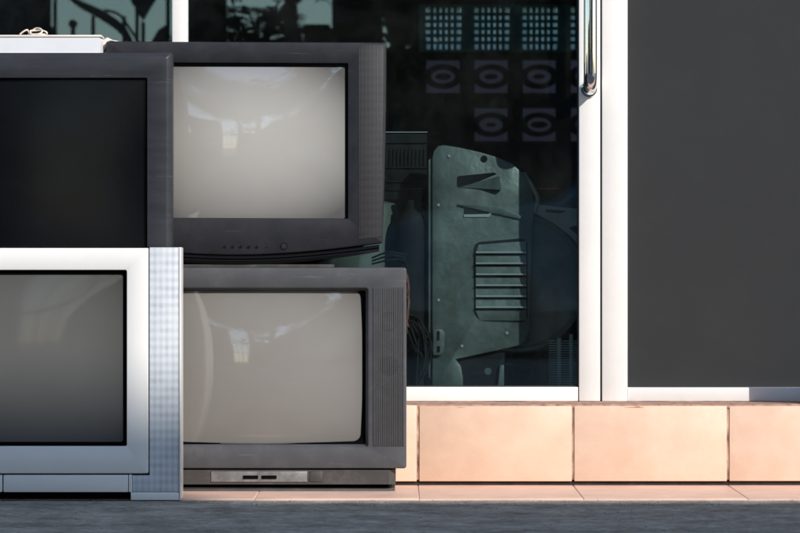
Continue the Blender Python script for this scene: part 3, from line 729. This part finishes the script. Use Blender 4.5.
# olive casting on the right with a curved neck
D2 = D + .03
m = MB(); m.prism([p(a, b, D2) for a, b in [(533.5, 203), (540, 205), (578, 209), (640, 214), (640, 300), (600, 280), (582, 252), (572, 238), (557, 226), (545, 219), (533, 213)]], D2 - .03, D2 + .02, .004)
oc = m.build('cast_arm', M['olive'], mc)
m = MB(); m.prism([p(a, b, D2) for a, b in [(545, 209.5), (566, 211), (560, 213.5), (545, 212.5)]], D2 - .0312, D2 - .029); m.prism([p(a, b, D2) for a, b in [(568, 228), (574, 226), (600, 232), (600, 242), (582, 240)]], D2 - .0312, D2 - .029); m.build('recess', M['black_m'], oc)
m = MB(); m.tube(spline([(X(a, D2), D2 - .03 + o_, Z(b, D2)) for a, b, o_ in ((524, 174, .03), (529, 182, .01), (534, 191, 0), (537, 200, 0), (534, 212, 0))], 5), .006, 8); m.build('curved_neck', M['olive'], mc)
m = MB(); m.tube([(X(534, D2), D2 - .01, Z(189, D2)), (X(558, D2), D2 - .015, Z(188.6, D2))], .0016, 8); m.build('rod', M['red'], mc)
# condenser with fins
D5 = D + .01
cd = thing('condenser', (X(575, D5), D5 + .03, ZS - .004), 'small finned metal radiator standing under the drum beside the door stile', 'radiator')
m = MB(); m.box(X(549, D5), X(622, D5), D5 + .012, D5 + .05, ZS - .0035, Z(338, D5)); m.build('core', M['black_m'], cd)
m = MB()
for k in range(24): 
    zz = Z(341 + k * 2.35, D5); 
    if zz > ZS: m.box(X(549, D5), X(620, D5), D5 + .002, D5 + .03, zz - .0016, zz + .0012)
m.build('fins', M['fin'], cd)
for a in (557.5, 569.5, 584, 600): MB().box(X(a, D5), X(a + 4, D5), D5 - .001, D5 + .013, ZS - .0035, Z(338 - (a - 557) * .3, D5), .001).build('upright', M['fin'], cd)
# black vented box behind, upper left
D6 = D + .10
vb = thing('vented_box', (X(400, D6), D6 + .1, ZS - .004), 'black ribbed cabinet behind the glass, right of the charcoal television', 'cabinet')
m = MB(); m.box(X(340, D6), X(427, D6), D6, D6 + .05, Z(200, D6), Z(133, D6), .004); m.build('case', M['black_m'], vb)
m = MB(); m.box(X(340, D6), X(427.5, D6), D6 - .004, D6 + .02, Z(132.6, D6), Z(131.8, D6)); m.build('trim', M['fin'], vb)
m = MB()
for k in range(11):
    x = X(386 + k * 3.8, D6); m.tube([(x, D6 - .003, Z(166, D6)), (x + .002, D6 - .006, Z(156, D6)), (x + .001, D6 - .003, Z(149, D6))], .0013, 5)
for yy in (143, 168, 182, 190): m.box(X(386, D6), X(427, D6), D6 - .005, D6 - .001, Z(yy, D6), Z(yy - 1.0, D6))
m.build('ribs', M['wire'], vb)
m = MB(); m.box(X(345, D6), X(352, D6), D6 + .01, D6 + .04, ZS - .0035, Z(200.2, D6)); m.box(X(418, D6), X(426, D6), D6 + .01, D6 + .04, ZS - .0035, Z(200.2, D6)); m.build('leg', M['black_m'], vb)
# corrugated hose
D7 = D + .03
m = MB(); pts = []; rs = []
n = 104
for k in range(n):
    z = Z(188, D7) + (Z(352, D7) - Z(188, D7)) * k / (n - 1)
    pts.append((X(416 + 1.2 * math.sin(k * .05), D7), D7 + .01, z)); rs.append(.0215 if k % 2 else .017)
m.tube(pts, rs, 20); hs = m.build('corrugated_hose', M['gloss'], sharp=25); tag(hs, 'black corrugated hose running upright left of the teal machine housing', 'hose')
m = MB(); m.box(X(392, D7), X(428, D7), D7 + .004, D7 + .03, Z(197.5, D7), Z(193, D7), .002); 
# olive green drum left of the hose
D8 = D + .035
gt = thing('green_tank', (X(388, D8), D8 + .1, ZS - .004), 'pale green metal tank glimpsed between the televisions and corrugated hose', 'tank')
m = MB(); cx_, = [X(360, D8)]
lo = []
for r, zz in ((.085, ZS - .0035), (.095, ZS + .02), (.095, Z(215, D8)), (.085, Z(203, D8)), (.05, Z(199, D8))): lo.append([(cx_ + r * 1.1 * math.cos(2 * math.pi * k / 32), D8 + .1 + r * math.sin(2 * math.pi * k / 32), zz) for k in range(32)])
m.loft(lo, True, True); m.build('shell', mat('pale_green_paint', (.07, .09, .07), .5, var=.2, vscale=8, dust=.3), gt)
MB().box(X(385, D8 - .05), X(408, D8 - .05), D8 - .06, D8 - .04, Z(257, D8), Z(253, D8), .002).build('pipe', M['black_m'], gt)
# dark bottle-shaped filter between tank and hose
D9 = D + .0
m = MB(); lo = []
cx_ = X(411, D9)
for r, yy in ((.034, 384), (.036, 380), (.036, 232), (.033, 222), (.026, 214), (.015, 208), (.012, 200)): lo.append([(cx_ + r * math.cos(2 * math.pi * k / 28), D9 + .03 + r * .7 * math.sin(2 * math.pi * k / 28), max(Z(yy, D9), ZS - .0035)) for k in range(28)])
m.loft(lo, True, True); o = m.build('gas_bottle', M['black_m'], sharp=50); tag(o, 'dark round shouldered cylinder standing behind the corrugated hose', 'cylinder')
# bundle of cables low down
m = MB()
for k in range(15):
    x0 = random.uniform(407, 414); x1 = random.uniform(425, 433); y0 = random.uniform(312, 330)
    q = [(X(x0, D), D - .05 + k * .003, Z(y0, D)), (X((x0 + x1) / 2 + random.uniform(-3, 3), D), D - .06 + k * .003, Z(y0 + random.uniform(8, 22), D)), (X(x1 - random.uniform(0, 8), D), D - .055 + k * .003, Z(352 + random.uniform(-16, 18), D)), (X(x0 + random.uniform(0, 12), D), D - .05 + k * .003, max(ZS + .002, Z(386, D)))]
    m.tube(spline(q, 6), random.uniform(.0018, .0034), 6)
o = m.build('cable_bundle', M['wire'], sharp=70); tag(o, 'tangled grey cables hanging low beside the left edge of the teal housing', 'cables')
m = MB()
for k in range(3):
    q = [(X(372, D) , D - .03, Z(258 + k * 3, D)), (X(390, D), D - .04, Z(252 + k * 4, D)), (X(404, D), D - .03, Z(257 + k * 2, D)), (X(408, D), D - .02, Z(275, D)), (X(409, D), D - .02, Z(300 + 10 * k, D))]
    m.tube(spline(q, 6), .0025, 6)
o = m.build('pipe_run', M['black_m'], sharp=70); tag(o, 'thin dark pipes bending down beside the pale green tank', 'pipe')

# ------------------------------------------------------------------ across the yard (what the glass and the tubes reflect)
YR = -6.0
cw = thing('compound_wall', (0, YR - .3, 0), 'dark compound wall across the yard from the shop', 'wall')
m = MB(); m.box(-14, -2.95, YR - .5, YR - .3, 0, 2.0, .01); m.box(-1.2, 2.4, YR - .5, YR - .3, 0, 2.0, .01); m.build('wall', M['wall'], cw)
m = MB(); m.box(-14, -2.95, YR - .54, YR - .26, 2.001, 2.05, .01); m.box(-1.2, 2.4, YR - .54, YR - .26, 2.001, 2.05, .01); m.build('coping', M['wall'], cw)
for i, (a, b, h) in enumerate(((-4.2, -2.42, 3.1), (-1.46, -1.19, 2.9))):
    g_ = thing('gate_pillar', ((a + b) / 2, YR, 0), ('broad dark gate pillar left of the iron gate', 'slim dark gate pillar right of the iron gate')[i], 'pillar')
    MB().box(a, b, YR - .2, YR + .1, 0, h, .01).build('shaft', M['wall'], g_); MB().box(a - .03, b + .03, YR - .23, YR + .13, h + .001, h + .08, .01).build('cap', M['wall'], g_)
# reflected point for a given picture pixel
def RX(px): return (px - 400) * (2 * 8.12 - YR) / F
def RZ(py): return H + (266.5 - py) * (2 * 8.12 - YR) / F
gt_ = thing('iron_gate', (-1.95, YR, 0), 'black iron yard gate with scrollwork and spear finials', 'gate')
m = MB()
for px_ in (55, 93, 124, 137): m.tube([(RX(px_), YR, .1), (RX(px_), YR, RZ(-40 if px_ in (55, 137) else 16))], .014, 8)
m.box(RX(46), RX(168), YR - .02, YR + .02, .1, .16); m.box(RX(46), RX(168), YR - .02, YR + .02, 1.1, 1.15); m.box(RX(46), RX(168), YR - .018, YR + .018, RZ(52), RZ(45))
m.box(RX(46), RX(51), YR - .02, YR + .02, .1, 3.0); m.box(RX(166), RX(170), YR - .02, YR + .02, .1, 3.0)
m.build('bars', M['iron'], gt_)
m = MB()
m.tube(spline([(RX(a), YR, RZ(b)) for a, b in ((66, -6), (80, 4), (100, 14), (118, 26), (128, 38), (134, 52))], 6), [.012 + .022 * math.sin(math.pi * min(1, k / 30)) for k in range(31)], 8)
m.tube(spline([(RX(a), YR, RZ(b)) for a, b in ((104, 10), (118, 14), (128, 26), (140, 46), (144, 60))], 6), .01, 8)
m.tube(spline([(RX(a), YR, RZ(b)) for a, b in ((142, 60), (143, 40), (143, 22))], 4), .014, 8)
m.prism([(RX(a), RZ(b)) for a, b in ((124, -14), (131, 2), (143, 21), (156, 0), (161, -14))], YR - .01, YR + .01)
m.prism([(RX(a), RZ(b)) for a, b in ((148, 60), (150, 44), (158, 30), (170, 22), (170, 60))], YR - .012, YR + .012)
m.prism([(RX(a), RZ(b)) for a, b in ((42, -10), (48, 20), (58, 36), (72, 52), (42, 60))], YR - .012, YR + .012)
m.build('scrollwork', M['iron'], gt_)
m = MB(); m.cyl((RX(73), YR, RZ(24)), (0, 1, 0), .03, .03, .02, 16); m.tube([(RX(73), YR, RZ(20)), (RX(73), YR, RZ(52))], .016, 8); m.build('finial', M['iron'], gt_)

def frond(m, base, az, length, el, droop, nleaf=16, lw=.035, ll=.4):
    d = Vector((math.cos(az) * math.cos(el), math.sin(az) * math.cos(el), math.sin(el))); pts = []
    for k in range(9):
        t = k / 8; pts.append(Vector(base) + d * length * t + Vector((0, 0, -droop * t * t * length)))
    m.tube(pts, [.012 - .001 * k for k in range(9)], 5)
    for k in range(nleaf):
        t = .15 + .85 * k / nleaf; i = min(7, int(t * 8)); f = t * 8 - i; q = pts[i].lerp(pts[i + 1], f); tg = (pts[i + 1] - pts[i]).normalized()
        sd = tg.cross(Vector((0, 0, 1))).normalized(); L_ = ll * (1 - .5 * abs(t - .4))
        for s_ in (1, -1):
            dr = (sd * s_ + tg * .7 + Vector((0, 0, -.3 + random.uniform(-.15, .15)))).normalized(); wv = dr.cross(Vector((0, 0, 1))).normalized() * lw * .5
            tip = q + dr * L_ + Vector((0, 0, -.1 * L_)); mid = q + dr * L_ * .5
            a = m.bm.verts.new(q); b = m.bm.verts.new(mid + wv); c = m.bm.verts.new(tip); e = m.bm.verts.new(mid - wv)
            m.bm.faces.new((a, b, c, e))
for i, (x, y, z, nf, lab) in enumerate(((-.95, YR + .3, 1.95, 14, 'young palm with arching fronds in front of the compound wall beside the slim pillar'), (-.02, YR + .5, 2.1, 15, 'palm with loose fronds in the middle of the compound wall'), (-.72, YR + .9, 2.25, 17, 'slender palm with dense fronds beside the meter cabinet'), (.35, YR + .7, 2.2, 16, 'bushy palm to the right of the utility pole'), (.95, YR + .1, 2.3, 14, 'tallest of the palms, beside the leafy tree'))):
    pt = thing('palm_tree', (x, y, 0), lab, 'palm', 'palms along the compound wall')
    m = MB(); m.tube([(x, y, 0), (x + .03, y, z * .5), (x, y, z)], [.08, .06, .05], 10); m.build('trunk', M['bark'], pt)
    m = MB()
    for k in range(nf): frond(m, (x, y, z), 2 * math.pi * k / nf + random.uniform(-.2, .2), random.uniform(.7, 1.0), random.uniform(.5, 1.3), random.uniform(.3, .7), 13, .045, .26)
    m.build('crown', M['leaf'], pt, recalc=False)
def leafy(name, x, y, h, r, lab, n=6000, leaf=.09, zc=None):
    t = thing(name, (x, y, 0), lab, 'tree'); m = MB(); zc = zc or h * .7
    m.tube([(x, y, 0), (x + .08, y, h * .3), (x - .04, y, h * .6)], [.16, .12, .08], 10)
    cl = []
    for k in range(22):
        a = random.uniform(0, 6.28); e = random.uniform(-.9, 1.2); rr0 = r * random.uniform(.35, .95)
        c = Vector((x + rr0 * math.cos(a) * math.cos(e), y + rr0 * math.sin(a) * math.cos(e) * .7, zc + rr0 * math.sin(e) * .9)); cl.append(c)
        if k < 12: m.tube([(x, y, h * .45), tuple(Vector((x, y, h * .5)).lerp(c, .5) + Vector((0, 0, .1))), tuple(c)], [.05, .03, .012], 6)
    m.build('trunk', M['bark'], t); m = MB()
    for k in range(n):
        c = random.choice(cl); o_ = Vector((random.gauss(0, 1), random.gauss(0, 1), random.gauss(0, 1))) * r * .17; q = c + o_
        u = Vector((random.gauss(0, 1), random.gauss(0, 1), random.gauss(0, 1))).normalized(); v = u.orthogonal().normalized(); s_ = leaf * random.uniform(.6, 1.3)
        a = [m.bm.verts.new(q + u * s_), m.bm.verts.new(q + v * s_ * .4), m.bm.verts.new(q - u * s_), m.bm.verts.new(q - v * s_ * .4)]; m.bm.faces.new(a)
    m.build('crown', M['leaf'], t, recalc=False)
leafy('leafy_tree', 1.3, YR - 1.2, 4.2, 1.35, 'dense leafy tree behind the compound wall', zc=2.6)
leafy('shrub', .42, YR + .4, 2.5, .62, 'rounded leafy shrub between two palms right of the meter cabinet', 3500, .06, zc=2.0)
leafy('leafy_tree', -6.2, YR - 2.5, 4.5, 1.5, 'spreading leafy tree behind the far left of the compound wall', 4000)
leafy('shade_tree', -6.5, YR - 3.5, 9, 2.9, 'tall shade tree on the left beyond the iron gate', 9000, .15, zc=6.4)
leafy('shade_tree', -1.8, YR - 4.5, 9, 2.7, 'tall shade tree with a high crown beyond the iron gate and pillars', 9000, .15, zc=6.3)
leafy('shade_tree', 1.9, YR - 8.0, 10, 2.4, 'tall shade tree close beside the apartment building', 8000, .15, zc=6.8)
# pole and small sign hut in front of sky
up = thing('utility_pole', (RX(352) * 1.02, YR - .7, 0), 'square dark concrete utility pole behind the compound wall', 'pole')
MB().box(RX(332) * 1.03, RX(375) * 1.03, YR - .85, YR - .6, 0, 6.5, .01).build('shaft', M['wall'], up)
sh = thing('meter_cabinet', (RX(345), YR - .2, 0), 'boxy dark cabinet standing at the compound wall beneath the utility pole', 'cabinet')
m = MB(); m.box(RX(303), RX(330), YR - .25, YR, 0, RZ(24), .01); m.box(RX(336), RX(383), YR - .25, YR, 0, RZ(24), .01); m.build('body', M['wall'], sh)
MB().box(RX(330), RX(336), YR - .2, YR - .05, .1, RZ(30)).build('post', M['plaster'], sh)
# apartment building: its corner shades the foot of the silver television
t_ = 13.5
bxr = -.40 + .85 * t_; bzr = .225 + .80 * t_
ab = thing('apartment_building', (7, YR, 0), 'tall plain apartment building across the yard on the right', 'building')
m = MB(); m.box(2.45, bxr, YR - 6, YR, 0, bzr - .25); m.build('wall', M['building'], ab)
m = MB(); m.box(2.40, bxr + .0, YR - 6, YR + .0, bzr - .249, bzr); m.build('parapet', M['building'], ab)
for fl in range(3):
    for c in range(4):
        x0 = 3.3 + c * 2.0; z0 = 1.0 + fl * 3.2
        f_ = MB().box(x0 - .05, x0 + 1.05, YR + .001, YR + .05, z0 - .05, z0 + 1.35).build('window', M['plaster'], ab)
        MB().box(x0, x0 + 1.0, YR + .051, YR + .06, z0, z0 + 1.3).build('pane', M['wglass'], f_)
# parked blue car in the yard
cy = -3.6; cr = thing('parked_car', (1.6, cy, 0), 'light blue car parked in the yard facing the apartment building', 'car')
prof = [(0, .35), (.02, .72), (.35, .86), (1.15, .93), (1.75, 1.38), (2.9, 1.40), (3.5, 1.0), (4.05, .95), (4.12, .40), (3.9, .28), (.2, .28)]
m = MB(); x0c = -.25
lo = []
for yy, g_ in ((cy - .82, .06), (cy - .76, .0), (cy + .76, .0), (cy + .82, .06)): lo.append([(x0c + a * (1 - g_ * .2) + g_, yy, b - g_ * (b > .9) * .6) for a, b in prof])
m.loft(lo, True, True); m.build('body', M['carpaint'], cr)
m = MB(); m.prism([(x0c + a, b) for a, b in ((1.3, .97), (1.82, 1.33), (2.3, 1.34), (2.3, .98))], cy + .815, cy + .835); m.prism([(x0c + a, b) for a, b in ((2.36, .98), (2.36, 1.34), (2.82, 1.34), (3.35, 1.02))], cy + .815, cy + .835); m.build('window', M['wglass'], cr)
for wx in (.75, 3.3):
    for wy in (cy - .84, cy + .66):
        w_ = MB().cyl((x0c + wx, wy, .31), (0, 1, 0), .31, .31, .19, 28).build('wheel', M['tyre'], cr)
        MB().cyl((x0c + wx, wy + (-.005 if wy < cy else .10), .31), (0, 1, 0), .18, .18, .10, 20).build('rim', M['strip'], w_)

# unseen cover added over the yard to shade the concrete before the apron
cn = thing('shade_cover', (6, 0, 0), 'unseen cover on four posts, added to shade the ground before the apron', 'shade_cover')
m = MB(); m.box(3.2, 9.0, -1.6, 1.40, 4.80, 4.83, .01); m.build('cover_sheet', M['plaster'], cn)
for x_ in (3.3, 8.9):
    for y_ in (-1.5, 1.3): MB().cyl((x_, y_, 0), (0, 0, 1), .03, .03, 4.8, 14).build('post', M['strip'], cn)

m = MB()
for k in range(900):
    x = random.uniform(-1.1, 1.1); y = random.uniform(6.45, 7.495) if k % 3 else random.uniform(7.3, 7.5); q = random.uniform(.0008, .0028)
    t = bmesh.new(); bmesh.ops.create_icosphere(t, subdivisions=1, radius=q)
    for v in t.verts: v.co = Vector((v.co.x * random.uniform(.7, 1.4) + x, v.co.y * random.uniform(.7, 1.4) + y, v.co.z * .6 + q * .3))
    m.join(t)
tag(m.build('grit', mat('grit_stone', (.30, .29, .27), .9, var=.5, vscale=300)), 'fine grit scattered over the concrete in front of the apron', None, None, 'stuff')

# dark odds and ends under the drum
m = MB()
for k in range(9):
    q = [(X(503 + random.uniform(0, 45), D), D + .02 + .004 * k, Z(358 + random.uniform(-2, 8), D)), (X(510 + random.uniform(0, 40), D), D - .01 + .004 * k, Z(372 + random.uniform(-6, 6), D)), (X(505 + random.uniform(0, 45), D), D + .01 + .004 * k, ZS + .004)]
    m.tube(spline(q, 6), random.uniform(.002, .006), 8)
o = m.build('hose_bundle', M['black_m'], sharp=70); tag(o, 'dark rubber hoses lying in a heap under the round drum', 'hoses')
